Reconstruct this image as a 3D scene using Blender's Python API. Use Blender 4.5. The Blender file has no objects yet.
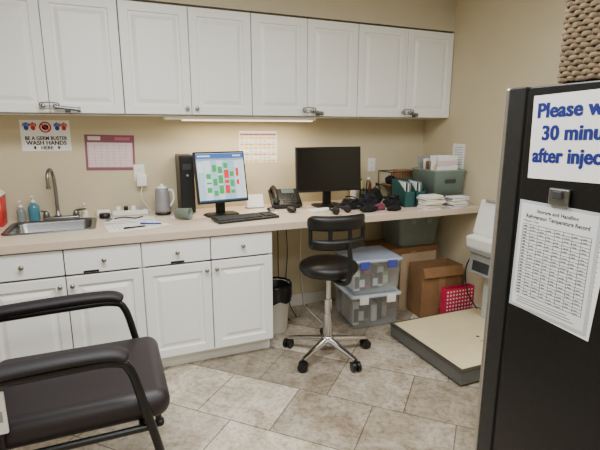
import bpy,bmesh,math,random
from mathutils import Vector,Matrix,Euler,noise
random.seed(7)
COL=bpy.context.scene.collection
R=math.radians
def lin(c):
    c=c/255.0
    return c/12.92 if c<=.04045 else ((c+.055)/1.055)**2.4
def rgb(t): return (lin(t[0]),lin(t[1]),lin(t[2]),1)
MATS={}
def mat(name,col,rough=.5,metal=0,var=.06,scale=25,bump=0,emis=None,es=0,alpha=1,trans=0,coat=0,spec=.5):
    if name in MATS: return MATS[name]
    m=bpy.data.materials.new(name); m.use_nodes=True
    nt=m.node_tree; b=nt.nodes['Principled BSDF']
    b.inputs['Roughness'].default_value=rough
    b.inputs['Metallic'].default_value=metal
    b.inputs['Alpha'].default_value=alpha
    b.inputs['Transmission Weight'].default_value=trans
    b.inputs['Coat Weight'].default_value=coat
    b.inputs['Specular IOR Level'].default_value=spec
    c=rgb(col)
    tc=nt.nodes.new('ShaderNodeTexCoord')
    nz=nt.nodes.new('ShaderNodeTexNoise'); nz.inputs['Scale'].default_value=scale; nz.inputs['Detail'].default_value=4
    nt.links.new(tc.outputs['Object'],nz.inputs['Vector'])
    rp=nt.nodes.new('ShaderNodeValToRGB')
    lo=tuple(x*(1-var) for x in c[:3])+(1,); hi=tuple(min(1,x*(1+var)) for x in c[:3])+(1,)
    rp.color_ramp.elements[0].color=lo; rp.color_ramp.elements[0].position=.3
    rp.color_ramp.elements[1].color=hi; rp.color_ramp.elements[1].position=.7
    nt.links.new(nz.outputs['Fac'],rp.inputs['Fac'])
    nt.links.new(rp.outputs['Color'],b.inputs['Base Color'])
    if bump:
        bp=nt.nodes.new('ShaderNodeBump'); bp.inputs['Strength'].default_value=bump; bp.inputs['Distance'].default_value=.01
        nt.links.new(nz.outputs['Fac'],bp.inputs['Height']); nt.links.new(bp.outputs['Normal'],b.inputs['Normal'])
    if emis:
        b.inputs['Emission Color'].default_value=rgb(emis); b.inputs['Emission Strength'].default_value=es
    MATS[name]=m
    return m

def rrect(hw,hd,r,n=5):
    pts=[]
    r=min(r,hw*.999,hd*.999)
    for cx,cy,a0 in((hw-r,hd-r,0),(-hw+r,hd-r,90),(-hw+r,-hd+r,180),(hw-r,-hd+r,270)):
        for i in range(n+1):
            a=R(a0+90*i/n); pts.append((cx+r*math.cos(a),cy+r*math.sin(a)))
    return pts
def catmull(P,k=6,closed=False):
    P=[Vector(p) for p in P]; out=[]; n=len(P)
    rng=range(n if closed else n-1)
    for i in rng:
        if closed: a,b,c,d=P[(i-1)%n],P[i],P[(i+1)%n],P[(i+2)%n]
        else: a,b,c,d=P[max(i-1,0)],P[i],P[i+1],P[min(i+2,n-1)]
        for j in range(k):
            t=j/k
            out.append(.5*((2*b)+(c-a)*t+(2*a-5*b+4*c-d)*t*t+(3*b-a-3*c+d)*t**3))
    if not closed: out.append(P[-1])
    return out
class B:
    def __init__(s): s.v=[];s.f=[];s.m=[];s.s=[];s.mats=[]
    def mi(s,m):
        if m not in s.mats: s.mats.append(m)
        return s.mats.index(m)
    def add(s,vs,fs,m,smooth=False,M=None):
        o=len(s.v); k=s.mi(m)
        for v in vs:
            v=Vector(v)
            s.v.append(tuple(M@v if M is not None else v))
        for f in fs:
            s.f.append([o+i for i in f]); s.m.append(k); s.s.append(smooth)
        return s
    def box(s,c,d,m,bev=0,rot=(0,0,0),seg=2,smooth=False):
        bm=bmesh.new(); bmesh.ops.create_cube(bm,size=1)
        for v in bm.verts: v.co=Vector((v.co.x*d[0],v.co.y*d[1],v.co.z*d[2]))
        if bev: bmesh.ops.bevel(bm,geom=bm.edges[:],offset=min(bev,min(d)*.49),segments=seg,affect='EDGES',profile=.5)
        bm.verts.index_update()
        M=Matrix.Translation(c)@Euler([R(a) for a in rot]).to_matrix().to_4x4()
        s.add([v.co[:] for v in bm.verts],[[v.index for v in f.verts] for f in bm.faces],m,smooth or (bev>0 and seg>2),M)
        bm.free(); return s
    def bx(s,x0,x1,y0,y1,z0,z1,m,bev=0):
        return s.box(((x0+x1)/2,(y0+y1)/2,(z0+z1)/2),(x1-x0,y1-y0,z1-z0),m,bev)
    def tube(s,pts,r,m,n=10,closed=False,cap=True,flat=None):
        P=[Vector(p) for p in pts]; N=len(P)
        rs=r if isinstance(r,(list,tuple)) else [r]*N
        T=[]
        for i in range(N):
            a=P[(i-1)%N] if (closed or i>0) else P[0]
            b=P[(i+1)%N] if (closed or i<N-1) else P[-1]
            t=(b-a); T.append(t.normalized() if t.length>1e-9 else Vector((0,0,1)))
        up=Vector((0,0,1)) if abs(T[0].z)<.9 else Vector((1,0,0))
        nrm=(up-T[0]*up.dot(T[0])).normalized(); vs=[]
        for i in range(N):
            nrm=(nrm-T[i]*nrm.dot(T[i]))
            nrm=nrm.normalized() if nrm.length>1e-9 else Vector((1,0,0))
            bn=T[i].cross(nrm)
            for k in range(n):
                a=2*math.pi*k/n
                vs.append(P[i]+nrm*rs[i]*math.cos(a)*(flat or 1)+bn*rs[i]*math.sin(a))
        fs=[]
        for i in range(N if closed else N-1):
            j=(i+1)%N
            for k in range(n):
                l=(k+1)%n
                fs.append([i*n+k,i*n+l,j*n+l,j*n+k])
        s.add(vs,fs,m,True)
        if cap and not closed:
            s.add(vs[:n],[list(range(n))[::-1]],m); s.add(vs[-n:],[list(range(n))],m)
        return s
    def cyl(s,p0,p1,r,m,r2=None,n=24): return s.tube([p0,p1],[r,r if r2 is None else r2],m,n)
    def lathe(s,prof,m,c=(0,0,0),n=32,smooth=True,M=None):
        vs=[];fs=[]
        for (r,z) in prof:
            for k in range(n):
                a=2*math.pi*k/n; vs.append((c[0]+r*math.cos(a),c[1]+r*math.sin(a),c[2]+z))
        for i in range(len(prof)-1):
            for k in range(n):
                l=(k+1)%n; fs.append([i*n+k,i*n+l,(i+1)*n+l,(i+1)*n+k])
        fs.append(list(range(n))[::-1]); fs.append([(len(prof)-1)*n+k for k in range(n)])
        return s.add(vs,fs,m,smooth,M)
    def loft(s,rings,m,c=(0,0,0),capb=True,capt=True,smooth=True,M=None,n=5):
        vs=[];fs=[];q=4*(n+1)
        for (hw,hd,r,z) in rings:
            for (x,y) in rrect(hw,hd,r,n): vs.append((c[0]+x,c[1]+y,c[2]+z))
        for i in range(len(rings)-1):
            for k in range(q):
                l=(k+1)%q; fs.append([i*q+k,i*q+l,(i+1)*q+l,(i+1)*q+k])
        if capb: fs.append(list(range(q))[::-1])
        if capt: fs.append([(len(rings)-1)*q+k for k in range(q)])
        return s.add(vs,fs,m,smooth,M)
    def sph(s,c,r,m,n=16,M=None):
        if not isinstance(r,(tuple,list)): r=(r,r,r)
        vs=[];fs=[];h=n//2
        for i in range(h+1):
            p=math.pi*i/h
            for k in range(n):
                a=2*math.pi*k/n
                vs.append((c[0]+r[0]*math.sin(p)*math.cos(a),c[1]+r[1]*math.sin(p)*math.sin(a),c[2]+r[2]*math.cos(p)))
        for i in range(h):
            for k in range(n):
                l=(k+1)%n; fs.append([i*n+k,(i+1)*n+k,(i+1)*n+l,i*n+l])
        return s.add(vs,fs,m,True,M)
    def q(s,x0,y0,x1,y1,m,z=.001,M=None):
        return s.add([(x0,y0,z),(x1,y0,z),(x1,y1,z),(x0,y1,z)],[[0,1,2,3]],m,False,M)
    def text(s,t,size,m,x=0,y=0,z=.0012,bold=0,align='CENTER',M=None,sx=1):
        cu=bpy.data.curves.new('t','FONT'); cu.body=t; cu.size=size; cu.offset=bold*size; cu.align_x=align; cu.resolution_u=3
        cu.space_character=1+bold*1.5
        ob=bpy.data.objects.new('t',cu); COL.objects.link(ob)
        dg=bpy.context.evaluated_depsgraph_get(); dg.update()
        me=bpy.data.meshes.new_from_object(ob.evaluated_get(dg))
        vs=[(v.co.x*sx+x,v.co.y+y,z) for v in me.vertices]; fs=[list(p.vertices) for p in me.polygons]
        s.add(vs,fs,m,False,M)
        bpy.data.objects.remove(ob); bpy.data.meshes.remove(me); bpy.data.curves.remove(cu)
        return s
    def build(s,name,parent=None,loc=(0,0,0),rot=(0,0,0),label=None,category=None,group=None,kind=None):
        me=bpy.data.meshes.new(name); me.from_pydata(s.v,[],s.f); me.update()
        for m in s.mats: me.materials.append(m)
        me.polygons.foreach_set('material_index',s.m); me.polygons.foreach_set('use_smooth',s.s); me.update()
        ob=bpy.data.objects.new(name,me); COL.objects.link(ob)
        fin(ob,parent,loc,rot,label,category,group,kind); return ob
def fin(ob,parent,loc,rot,label,category,group,kind):
    ob.location=loc; ob.rotation_euler=[R(a) for a in rot]
    if parent: ob.parent=parent
    if label: ob['label']=label
    if category: ob['category']=category
    if group: ob['group']=group
    if kind: ob['kind']=kind
def thing(name,label,category,loc=(0,0,0),rotz=0,group=None):
    e=bpy.data.objects.new(name,None); COL.objects.link(e); e.empty_display_size=.1
    fin(e,None,loc,(0,0,rotz),label,category,group,None); return e

# ---------- materials
white=mat('cabinet_white',(242,243,241),.36,var=.01,scale=3)
wallm=mat('wall_paint',(203,191,161),.85,var=.03,scale=4,bump=.05)
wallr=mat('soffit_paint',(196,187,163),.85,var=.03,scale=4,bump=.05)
ceilm=mat('ceiling_paint',(228,226,220),.9,var=.02)
basem=mat('baseboard_paint',(215,212,202),.5,var=.02)
cntr=mat('laminate_cream',(224,206,187),.34,var=.025,scale=40)
cntre=mat('laminate_edge',(208,189,170),.4,var=.03,scale=40)
chrome=mat('chrome',(205,205,208),.16,1,var=.02)
steel=mat('brushed_steel',(140,142,144),.34,1,var=.05,scale=90)
sinkm=mat('sink_steel',(128,130,132),.34,1,var=.06,scale=90)
nickel=mat('satin_nickel',(165,162,155),.3,1,var=.03)
blk=mat('black_plastic',(12,12,14),.4,var=.1)
blkm=mat('black_matte',(18,18,20),.7,var=.15,scale=40,bump=.1)
vinyl=mat('black_vinyl',(12,11,13),.45,var=.1,scale=80,bump=.06)
armv=mat('matte_dark_pad',(25,20,26),.6,var=.1,scale=80,bump=.05)
dvinyl=mat('maroon_black_vinyl',(32,24,29),.5,var=.1,scale=120,bump=.06)
tubem=mat('black_powder_coat',(14,14,16),.35,var=.05)
paper=mat('white_paper',(242,242,242),.8,var=.02)
wht=mat('white_plastic',(236,236,232),.4,var=.02)
grey=mat('grey_plastic',(150,152,152),.5,var=.04)
dgrey=mat('dark_grey_plastic',(54,56,58),.5,var=.05)
red=mat('red_plastic',(196,36,38),.4,var=.05)
blue=mat('blue_ink',(34,62,170),.6,var=.02)
ink=mat('black_ink',(10,10,14),.7,var=.02)
inkg=mat('grey_ink',(76,78,84),.7,var=.02)
green=mat('green_ink',(150,200,130),.6,var=.02)
pink=mat('pink_print',(186,104,130),.7,var=.04)
pinkl=mat('light_pink_print',(222,202,206),.7,var=.04)
maroon=mat('mauve_print',(134,82,100),.7,var=.06)
magenta=mat('red_basket_plastic',(206,36,84),.5,var=.08)
yellow=mat('yellow_print',(238,222,130),.7,var=.03)
orange=mat('orange_print',(236,190,140),.7,var=.03)
teal=mat('teal_plastic',(34,80,80),.5,var=.05)
card=mat('cardboard',(138,102,68),.85,var=.1,scale=14,bump=.05)
cardp=mat('cardboard_pale',(186,160,128),.85,var=.08,scale=14)
tape=mat('packing_tape',(160,126,88),.3)
binclear=mat('frosted_plastic',(228,236,244),.15,var=.03,alpha=.24)
bingrey=mat('grey_tote_plastic',(176,192,188),.3,var=.04,alpha=.5)
fileg=mat('filebox_green_grey',(128,146,140),.5,var=.05)
blatch=mat('blue_latch',(60,70,160),.4,var=.04)
wick=mat('wicker',(132,112,88),.8,var=.4,scale=60,bump=.4)
wickd=mat('wicker_dark',(50,38,28),.9,var=.2,scale=30)
soapg=mat('soap_teal',(90,160,185),.15,var=.05,trans=.4)
fridgeb=mat('fridge_black',(8,8,10),.38,var=.15,scale=150,bump=.1)
lightw=mat('lamp_diffuser_warm',(255,246,228),.5,emis=(255,238,205),es=2)

def floor_mat():
    m=bpy.data.materials.new('travertine_tile'); m.use_nodes=True; nt=m.node_tree; N=nt.nodes; L=nt.links
    b=N['Principled BSDF']; S=.44
    tc=N.new('ShaderNodeTexCoord'); mp=N.new('ShaderNodeMapping'); mp.vector_type='POINT'
    mp.inputs['Rotation'].default_value=(0,0,R(45)); mp.inputs['Location'].default_value=(1.1915-3*S,-1.941+4*S,0)
    L.new(tc.outputs['Object'],mp.inputs['Vector'])
    br=N.new('ShaderNodeTexBrick'); br.offset=.38; br.offset_frequency=2; br.squash=1.45; br.squash_frequency=3
    for k,v in(('Scale',1),('Brick Width',S),('Row Height',S*.93),('Mortar Size',.0036),('Mortar Smooth',.3),('Bias',-.05)): br.inputs[k].default_value=v
    br.inputs['Color1'].default_value=rgb((226,216,200)); br.inputs['Color2'].default_value=rgb((162,152,137)); br.inputs['Mortar'].default_value=rgb((116,105,91))
    L.new(mp.outputs['Vector'],br.inputs['Vector'])
    n1=N.new('ShaderNodeTexNoise'); n1.inputs['Scale'].default_value=5; n1.inputs['Detail'].default_value=9; n1.inputs['Roughness'].default_value=.7; n1.inputs['Distortion'].default_value=.9
    L.new(mp.outputs['Vector'],n1.inputs['Vector'])
    r1=N.new('ShaderNodeValToRGB'); r1.color_ramp.elements[0].position=.33; r1.color_ramp.elements[0].color=rgb((176,163,145)); r1.color_ramp.elements[1].position=.62; r1.color_ramp.elements[1].color=(1,1,1,1)
    L.new(n1.outputs['Fac'],r1.inputs['Fac'])
    mx=N.new('ShaderNodeMixRGB'); mx.blend_type='MULTIPLY'; mx.inputs['Fac'].default_value=.88
    L.new(br.outputs['Color'],mx.inputs['Color1']); L.new(r1.outputs['Color'],mx.inputs['Color2'])
    n2=N.new('ShaderNodeTexNoise'); n2.inputs['Scale'].default_value=34; n2.inputs['Detail'].default_value=7; n2.inputs['Roughness'].default_value=.72
    L.new(mp.outputs['Vector'],n2.inputs['Vector'])
    r2=N.new('ShaderNodeValToRGB'); r2.color_ramp.elements[0].position=.36; r2.color_ramp.elements[0].color=rgb((168,154,136)); r2.color_ramp.elements[1].position=.52; r2.color_ramp.elements[1].color=(1,1,1,1)
    L.new(n2.outputs['Fac'],r2.inputs['Fac'])
    m2=N.new('ShaderNodeMixRGB'); m2.blend_type='MULTIPLY'; m2.inputs['Fac'].default_value=.65
    L.new(mx.outputs['Color'],m2.inputs['Color1']); L.new(r2.outputs['Color'],m2.inputs['Color2'])
    L.new(m2.outputs['Color'],b.inputs['Base Color'])
    b.inputs['Roughness'].default_value=.45
    bp=N.new('ShaderNodeBump'); bp.inputs['Strength'].default_value=.2; bp.inputs['Distance'].default_value=.003; bp.invert=True
    L.new(br.outputs['Fac'],bp.inputs['Height']); L.new(bp.outputs['Normal'],b.inputs['Normal'])
    return m
floorm=floor_mat()

# ---------- room
WY=3.45; WX=2.665; CH=2.6
def struct(name,x0,x1,y0,y1,z0,z1,m,label):
    b=B(); b.bx(x0,x1,y0,y1,z0,z1,m); return b.build(name,label=label,kind='structure')
struct('floor',-2.4,WX,-1.4,WY,-.1,0,floorm,'travertine tile floor laid diagonally')
struct('wall_back',-2.5,WX+.1,WY,WY+.1,0,CH,wallm,'beige painted wall behind the counter')
struct('wall_right',WX,WX+.1,-1.4,WY,0,CH,wallm,'beige painted side wall')
struct('wall_left',-2.5,-2.4,-1.4,WY,0,CH,wallm,'beige painted side wall')
struct('wall_front',-2.5,WX+.1,-1.5,-1.4,0,CH,wallm,'beige painted wall')
struct('ceiling',-2.5,WX+.1,-1.5,WY+.1,CH,CH+.1,ceilm,'white ceiling')
struct('wall_soffit',-2.4,WX,3.13,WY,2.285,CH,wallr,'beige soffit above the wall cabinets')
struct('baseboard_back',.94,WX,WY-.015,WY,0,.1,basem,'off-white baseboard under the desk')
struct('baseboard_right',WX-.015,WX,-1.4,WY-.015,0,.1,basem,'off-white baseboard')

# ---------- cabinets
def door_mesh(w,h,m,fr=.052,t=.018):
    b=B(); rings=[(0,-t),(0,-.003),(.003,0),(fr,0),(fr+.005,-.012),(fr+.018,-.012),(fr+.042,-.001),(fr+.047,-.001)]
    vs=[];fs=[]
    for (i,d) in rings:
        x=w/2-i; z=h/2-i
        vs+=[(-x,-d-t,-z),(x,-d-t,-z),(x,-d-t,z),(-x,-d-t,z)]
    n=len(rings)
    for k in range(n-1):
        for j in range(4):
            l=(j+1)%4; fs.append([k*4+j,k*4+l,(k+1)*4+l,(k+1)*4+j])
    fs.append([(n-1)*4+j for j in range(4)]); fs.append([3,2,1,0])
    b.add(vs,fs,m); return b
def knob_mesh():
    b=B(); M=Matrix.Rotation(R(90),4,'X')
    b.lathe([(.009,0),(.005,.004),(.005,.012),(.012,.018),(.014,.023),(.011,.028),(.003,.03)],nickel,n=20,M=M); return b
UZ0,UZ1=1.595,2.275
gap=mat('cabinet_gap',(96,94,88),.7)
def wall_cabinet(x0,x1):
    w=x1-x0; h=UZ1-UZ0; cx=(x0+x1)/2
    e=thing('wall_cabinet','white raised-panel double-door wall cabinet mounted under the soffit','cabinet',(cx,3.14,UZ0),group='white wall cabinets above the counter')
    b=B(); D=WY-3.14
    b.bx(-w/2+.001,w/2-.001,0,D-.002,0,.018,white); b.bx(-w/2+.001,w/2-.001,0,D-.002,h-.018,h,white)
    b.bx(-w/2+.001,-w/2+.018,0,D-.002,.018,h-.018,white); b.bx(w/2-.018,w/2-.001,0,D-.002,.018,h-.018,white)
    b.bx(-w/2+.018,w/2-.018,D-.012,D-.002,.018,h-.018,white)
    b.bx(-w/2+.001,w/2-.001,-.001,.004,.001,h,gap)
    b.build('body',e)
    dw=w/2-.005
    for s in(-1,1):
        d=door_mesh(dw,h-.012,white).build('door',e,(s*(dw/2+.002),-.002,h/2))
        knob_mesh().build('knob',d,(-s*(dw/2-.03),-.018,-h/2+.045),label='round satin nickel knob')
seams=[-1.57,-.73,.105,.94,1.775,2.662]
for i in range(5): wall_cabinet(seams[i],seams[i+1])
FY=2.72
def base_cabinet(x0,x1,lab):
    w=x1-x0; cx=(x0+x1)/2; D=WY-FY; h=.868
    e=thing('base_cabinet','white raised-panel base cabinet with two drawers above two doors','cabinet',(cx,FY,0),group='white base cabinets under the countertop')
    b=B()
    b.bx(-w/2+.001,w/2-.001,.07,.085,0,.1,white)
    b.bx(-w/2+.001,w/2-.001,0,D-.002,.1,.118,white)
    for s in(-1,1):
        xa=s*(w/2-.001); xb=s*(w/2-.019)
        b.bx(min(xa,xb),max(xa,xb),0,D-.002,.118,h,white); b.bx(min(xa,xb),max(xa,xb),.085,D-.002,0,.1,white)
    b.bx(-w/2+.019,w/2-.019,D-.014,D-.002,.118,h,white)
    b.bx(-w/2+.019,w/2-.019,0,.018,.118,.13,gap); b.bx(-w/2+.019,w/2-.019,0,.018,.7,.73,gap); b.bx(-w/2+.019,w/2-.019,0,.018,.855,h,white); b.bx(-.02,.02,0,.018,.13,.855,gap)
    b.build('body',e)
    dw=w/2-.006
    for s in(-1,1):
        d=door_mesh(dw,.59,white).build('door',e,(s*(dw/2+.003),-.002,.405))
        knob_mesh().build('knob',d,(-s*(dw/2-.028),-.018,.245),label='round satin nickel knob')
        bb=B(); bb.box((0,-.009,0),(dw,.018,.142),white,.004)
        d=bb.build('drawer',e,(s*(dw/2+.003),-.002,.783))
        knob_mesh().build('knob',d,(0,-.018,0),label='round satin nickel knob')
        if (lab==1 and s==1) or (lab==2 and s==-1):
            bb=B(); bb.box((0,-.001,0),(.08,.002,.013),ink,0)
            bb.build('label_strip',d,(-.07 if lab==1 else -.0,-.018,-.062),label='small black label strip')
base_cabinet(-1.51,-.69,0); base_cabinet(-.69,.12,1); base_cabinet(.12,.93,2)
def lock(x,wid):
    e=thing('cabinet_lock','chrome child-safety lock bar hooked over two cabinet knobs','lock',(x,3.088,1.64))
    b=B(); b.tube(catmull([(-.05,0,0),(-.045,-.004,.016),(0,-.004,.02),(.045,-.004,.016),(.05,0,0),(.045,-.004,-.014),(0,-.004,-.016),(-.045,-.004,-.014)],5,True),.004,steel,8,True); b.build('shackle',e)
    b=B(); b.cyl((.03,-.008,-.006),(wid,-.008,-.02),.011,steel); b.cyl((wid-.012,-.008,-.0195),(wid+.006,-.008,-.0207),.015,steel); b.box((wid*.6,-.012,-.028),(.03,.012,.02),dgrey,.003); b.build('lock_cylinder',e)
lock(-.31,.16); lock(1.36,.1); lock(2.22,.08)
e=thing('under_cabinet_light','slim white lit fluorescent fixture mounted beneath the wall cabinets','light fixture',(.9,3.22,1.5698))
b=B(); b.box((0,0,.013),(1.1,.1,.024),wht,.004); b.build('housing',e)
b=B(); b.box((.05,0,-.003),(.96,.07,.008),lightw,.003); b.build('diffuser',e,label='glowing warm diffuser')

# countertop
b=B(); z0,z1=.87,.91; y0,y1=2.685,WY-.001
hx0,hx1,hy0,hy1=-.6,-.14,2.96,3.33
b.bx(-1.6,hx0,y0,y1,z0,z1,cntr); b.bx(hx1,WX-.002,y0,y1,z0,z1,cntr); b.bx(hx0,hx1,y0,hy0,z0,z1,cntr); b.bx(hx0,hx1,hy1,y1,z0,z1,cntr)
b.bx(-1.6,WX-.002,y0-.003,y0,z0-.004,z1-.001,cntre)
b.build('countertop',label='long cream laminate countertop over cabinets and open desk space',category='countertop')
e=thing('sink','rectangular stainless steel drop-in sink in the countertop','sink',(-.37,3.145,.91))
b=B(); b.loft([(.25,.205,.05,.001),(.25,.205,.05,.005),(.243,.198,.045,.007),(.222,.178,.05,.005),(.215,.17,.05,-.01),(.205,.16,.05,-.14),(.17,.13,.05,-.155),(.03,.03,.029,-.158)],sinkm,capb=False)
b.build('basin',e)
b=B(); b.lathe([(.04,-.1575),(.04,-.154),(.03,-.153),(.025,-.157)],chrome); b.build('drain',e,label='round chrome drain')
e=thing('faucet','chrome gooseneck sink faucet with two lever handles','faucet',(-.36,3.395,.91))
b=B(); b.box((.02,0,.01),(.22,.045,.02),steel,.009,seg=3)
b.build('deck_plate',e)
b=B(); b.lathe([(.022,.018),(.02,.03),(.013,.04),(.012,.07)],steel)
P=[(0,0,.06),(0,0,.2),(-.002,-.005,.27)]+[(-.005-.02*(1-math.cos(R(a)))/2,-.065+.06*math.cos(R(a)),.285+.055*math.sin(R(a))) for a in(15,50,90,130,165)]+[(-.025,-.127,.255),(-.025,-.128,.235)]
b.tube(catmull(P,5),.011,steel,12); b.cyl((-.025,-.128,.24),(-.025,-.128,.222),.014,steel); b.build('spout',e)
for s in(-.07,.11):
    b=B(); b.lathe([(.02,.018),(.02,.034),(.015,.05),(.013,.056)],steel,(s,0,0)); b.tube([(s,0,.053),(s+(.03 if s>0 else -.01),-.03,.062),(s+(.065 if s>0 else -.02),-.06,.07)],[.008,.007,.006],steel,10); b.build('lever_handle',e)
def soap(loc,h,m,lab,r=.028):
    e=thing('soap_dispenser',lab,'soap bottle',loc)
    b=B(); b.lathe([(r*.9,0),(r,.006),(r,h*.75),(r*.8,h*.88),(.012,h*.95),(.012,h)],m); b.build('bottle',e)
    b=B(); b.lathe([(.014,h),(.014,h+.015),(.005,h+.018),(.005,h+.04)],wht); b.box((0,-.012,h+.044),(.016,.04,.009),wht,.003); b.build('pump',e)
soap((-.5,3.398,.91),.12,soapg,'clear teal soap pump bottle beside the sink',.034)
soap((-.575,3.40,.91),.09,mat('soap_clear',(170,185,185),.15,trans=.5),'small clear hand soap bottle beside the sink',.026)
soap((-.195,3.405,.91),.05,wht,'small white lotion pump bottle by the faucet',.02)
e=thing('sharps_container','red sharps container with white lid on the counter','sharps container',(-.715,3.3,.91))
b=B(); b.loft([(.06,.06,.01,0),(.066,.065,.01,.005),(.072,.075,.01,.19)],red); b.build('container',e)
b=B(); b.loft([(.074,.08,.01,.19),(.074,.08,.01,.2),(.05,.06,.01,.225)],wht); b.build('lid',e)

# ---------- wall papers
WALLROT=(90,.4,0)
def sheet(w,h,m=paper,t=.0008):
    b=B(); b.box((0,0,0),(w,h,t),m); return b
b=sheet(.29,.2)
for dx in(-.0006,.0006):
    b.text('BE A GERM BUSTER',.033,ink,dx,-.028,bold=.022,sx=.84,z=.0012+dx*.1); b.text('WASH HANDS',.037,ink,dx,-.06,bold=.022,sx=.95,z=.0012+dx*.1); b.text('HERE',.03,ink,dx,-.09,bold=.022,z=.0012+dx*.1)
for ax in(-.07,.07):
    b.q(ax-.004,-.076,ax+.004,-.066,ink,.0013); b.add([(ax-.01,-.076,.0013),(ax,-.092,.0013),(ax+.01,-.076,.0013)],[[0,1,2]],ink)
ring=[(.036*math.cos(a*math.pi/12),.054+.036*math.sin(a*math.pi/12)) for a in range(24)]
vs=[(x,y,.0022) for x,y in ring]+[(x*.74,(y-.054)*.74+.054,.0022) for x,y in ring]
b.add(vs,[[i,(i+1)%24,24+(i+1)%24,24+i] for i in range(24)],red)
b.sph((0,.054,.0005),(.02,.018,.001),ink); 
for a in range(6): b.q(-.026,.053,.026,.055,ink,.0013,M=Matrix.Translation((0,.054,0))@Matrix.Rotation(R(30*a+10),4,'Z')@Matrix.Translation((0,-.054,0)))
b.q(-.03,.05,.03,.058,red,.0022,M=Matrix.Translation((0,.054,0))@Matrix.Rotation(R(-45),4,'Z')@Matrix.Translation((0,-.054,0)))
for sx,c in((-.07,red),(-.11,blue),(.07,blue),(.11,red)):
    b.sph((sx,.049,.0005),(.014,.016,.001),c,12)
    for k in range(5): b.sph((sx-.016+.008*k,.072+.004*(1-abs(k-2)),.0005),(.0038,.013,.001),c,8)
b.build('wash_hands_poster',loc=(-.385,WY-.0003,1.465),rot=WALLROT,label='white hand washing reminder poster taped to the wall',category='poster')
b=B(); b.box((0,0,0),(.32,.245,.001),maroon)
b.q(-.145,-.1,.145,.07,pinkl,.0012)
for i in range(8): b.q(-.14,-.095+i*.021,.14,-.094+i*.021,pink,.0016)
for i in range(8): b.q(-.14+i*.04,-.095,-.1385+i*.04,.052,pink,.0016)
b.q(-.14,.085,-.06,.112,pinkl,.0014); b.q(.03,.088,.13,.108,pink,.0014)
b.build('wall_calendar',loc=(0,WY-.0007,1.345),rot=(90,1.5,0),label='mauve and pink monthly wall calendar taped to the wall',category='calendar')
b=sheet(.31,.245)
rowc=[pink,yellow,paper,orange,yellow,paper,orange,paper,yellow]
for i in range(9):
    b.q(-.148,.09-i*.0255,.148,.105-i*.0255,rowc[i],.001)
    for j in range(8):
        if (i*5+j*3)%4: b.q(-.145+j*.037,.094-i*.0255,-.145+j*.037+.024,.097-i*.0255,inkg,.0013)
        b.q(-.145+j*.037,.084-i*.0255,-.145+j*.037+.026,.0855-i*.0255,inkg,.0013)
b.build('colour_chart',loc=(1.08,WY-.0003,1.37),rot=WALLROT,label='colour-coded schedule sheet taped to the wall',category='poster')
def outlet(x,z):
    e=thing('wall_outlet','white double electrical outlet plate on the wall','outlet',(x,WY-.0005,z))
    b=B(); b.box((0,-.003,0),(.075,.006,.118),wht,.003); b.build('plate',e)
    for s in(-1,1):
        b=B(); b.box((0,-.0075,s*.026),(.034,.003,.03),wht,.002); b.box((-.007,-.0092,s*.026),(.002,.001,.009),ink); b.box((.007,-.0092,s*.026),(.002,.001,.009),ink); b.build('socket',e)
outlet(2.12,1.2); outlet(.18,1.2)
e=thing('power_adapter','white plug-in power adapter in the wall outlet with cord','power adapter',(.19,WY-.01,1.15))
b=B(); b.box((0,-.03,0),(.07,.05,.085),wht,.008,seg=3); b.build('adapter_body',e)
b=B(); b.tube(catmull([(0,-.04,-.04),(-.01,-.05,-.12),(.03,-.03,-.2),(.05,-.025,-.234)],6),.003,wht,8); b.build('cord',e)

# ---------- counter clutter
CZ=.91
def flat_paper(name,lab,cat,w,h,loc,rz,m=paper,lines=True):
    b=sheet(w,h,m,.0012)
    if lines:
        for i in range(10): b.q(-w*.4,h*.38-i*h*.08,w*(.4 if i%3 else .2),h*.38-i*h*.08+.002,inkg,.0009)
    return b.build(name,loc=loc,rot=(0,0,rz),label=lab,category=cat)
flat_paper('paper_sheet','printed white form lying on the counter edge','paper',.216,.279,(.08,2.94,CZ+.001),-82)
flat_paper('paper_sheet','printed white form lying crooked beside the sink','paper',.2,.22,(.18,2.94,CZ+.0025),-62)
e=thing('clipboard','pale clipboard with metal clip lying on the counter','clipboard',(.085,3.17,CZ),80)
b=B(); b.box((0,0,.003),(.2,.3,.004),mat('clipboard_white',(225,228,232),.4),.001); b.build('board',e)
b=B(); b.box((0,.13,.009),(.09,.03,.008),steel,.003); b.build('clip',e)
def pen(loc,rz,m,lab):
    e=thing('pen',lab,'pen',loc,rz)
    b=B(); b.cyl((-.065,0,.005),(.06,0,.005),.0045,m,n=12); b.cyl((.06,0,.005),(.072,0,.005),.004,ink,r2=.001,n=12); b.build('barrel',e)
    b=B(); b.box((-.045,0,.0105),(.035,.003,.002),ink); b.build('clip',e)
pen((.1,2.88,CZ+.0035),15,ink,'black pen lying on the papers')
pen((.2,2.96,CZ+.0035),-20,blue,'blue pen lying on the papers')
e=thing('power_strip','white power strip with plugs lying on the counter','power strip',(.1,3.37,CZ),-5)
b=B(); b.box((0,0,.018),(.24,.05,.034),wht,.006); b.build('strip_body',e)
for i in range(4):
    b=B(); b.box((-.08+i*.05,0,.05),(.028,.03,.03),[wht,blk,wht,grey][i],.004); b.build('plug',e)
b=B(); b.box((0,0,.022),(.09,.06,.044),wht,.008,seg=3); b.build('adapter_box',loc=(-.08,3.4,CZ),rot=(0,0,5),label='small white plastic power box on the counter',category='device')
b=B(); b.lathe([(.034,0),(.036,.004),(.036,.03),(.03,.034),(.02,.034)],blk); b.build('round_container',loc=(-.07,3.31,CZ),label='small round black container on the counter',category='container')
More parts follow.
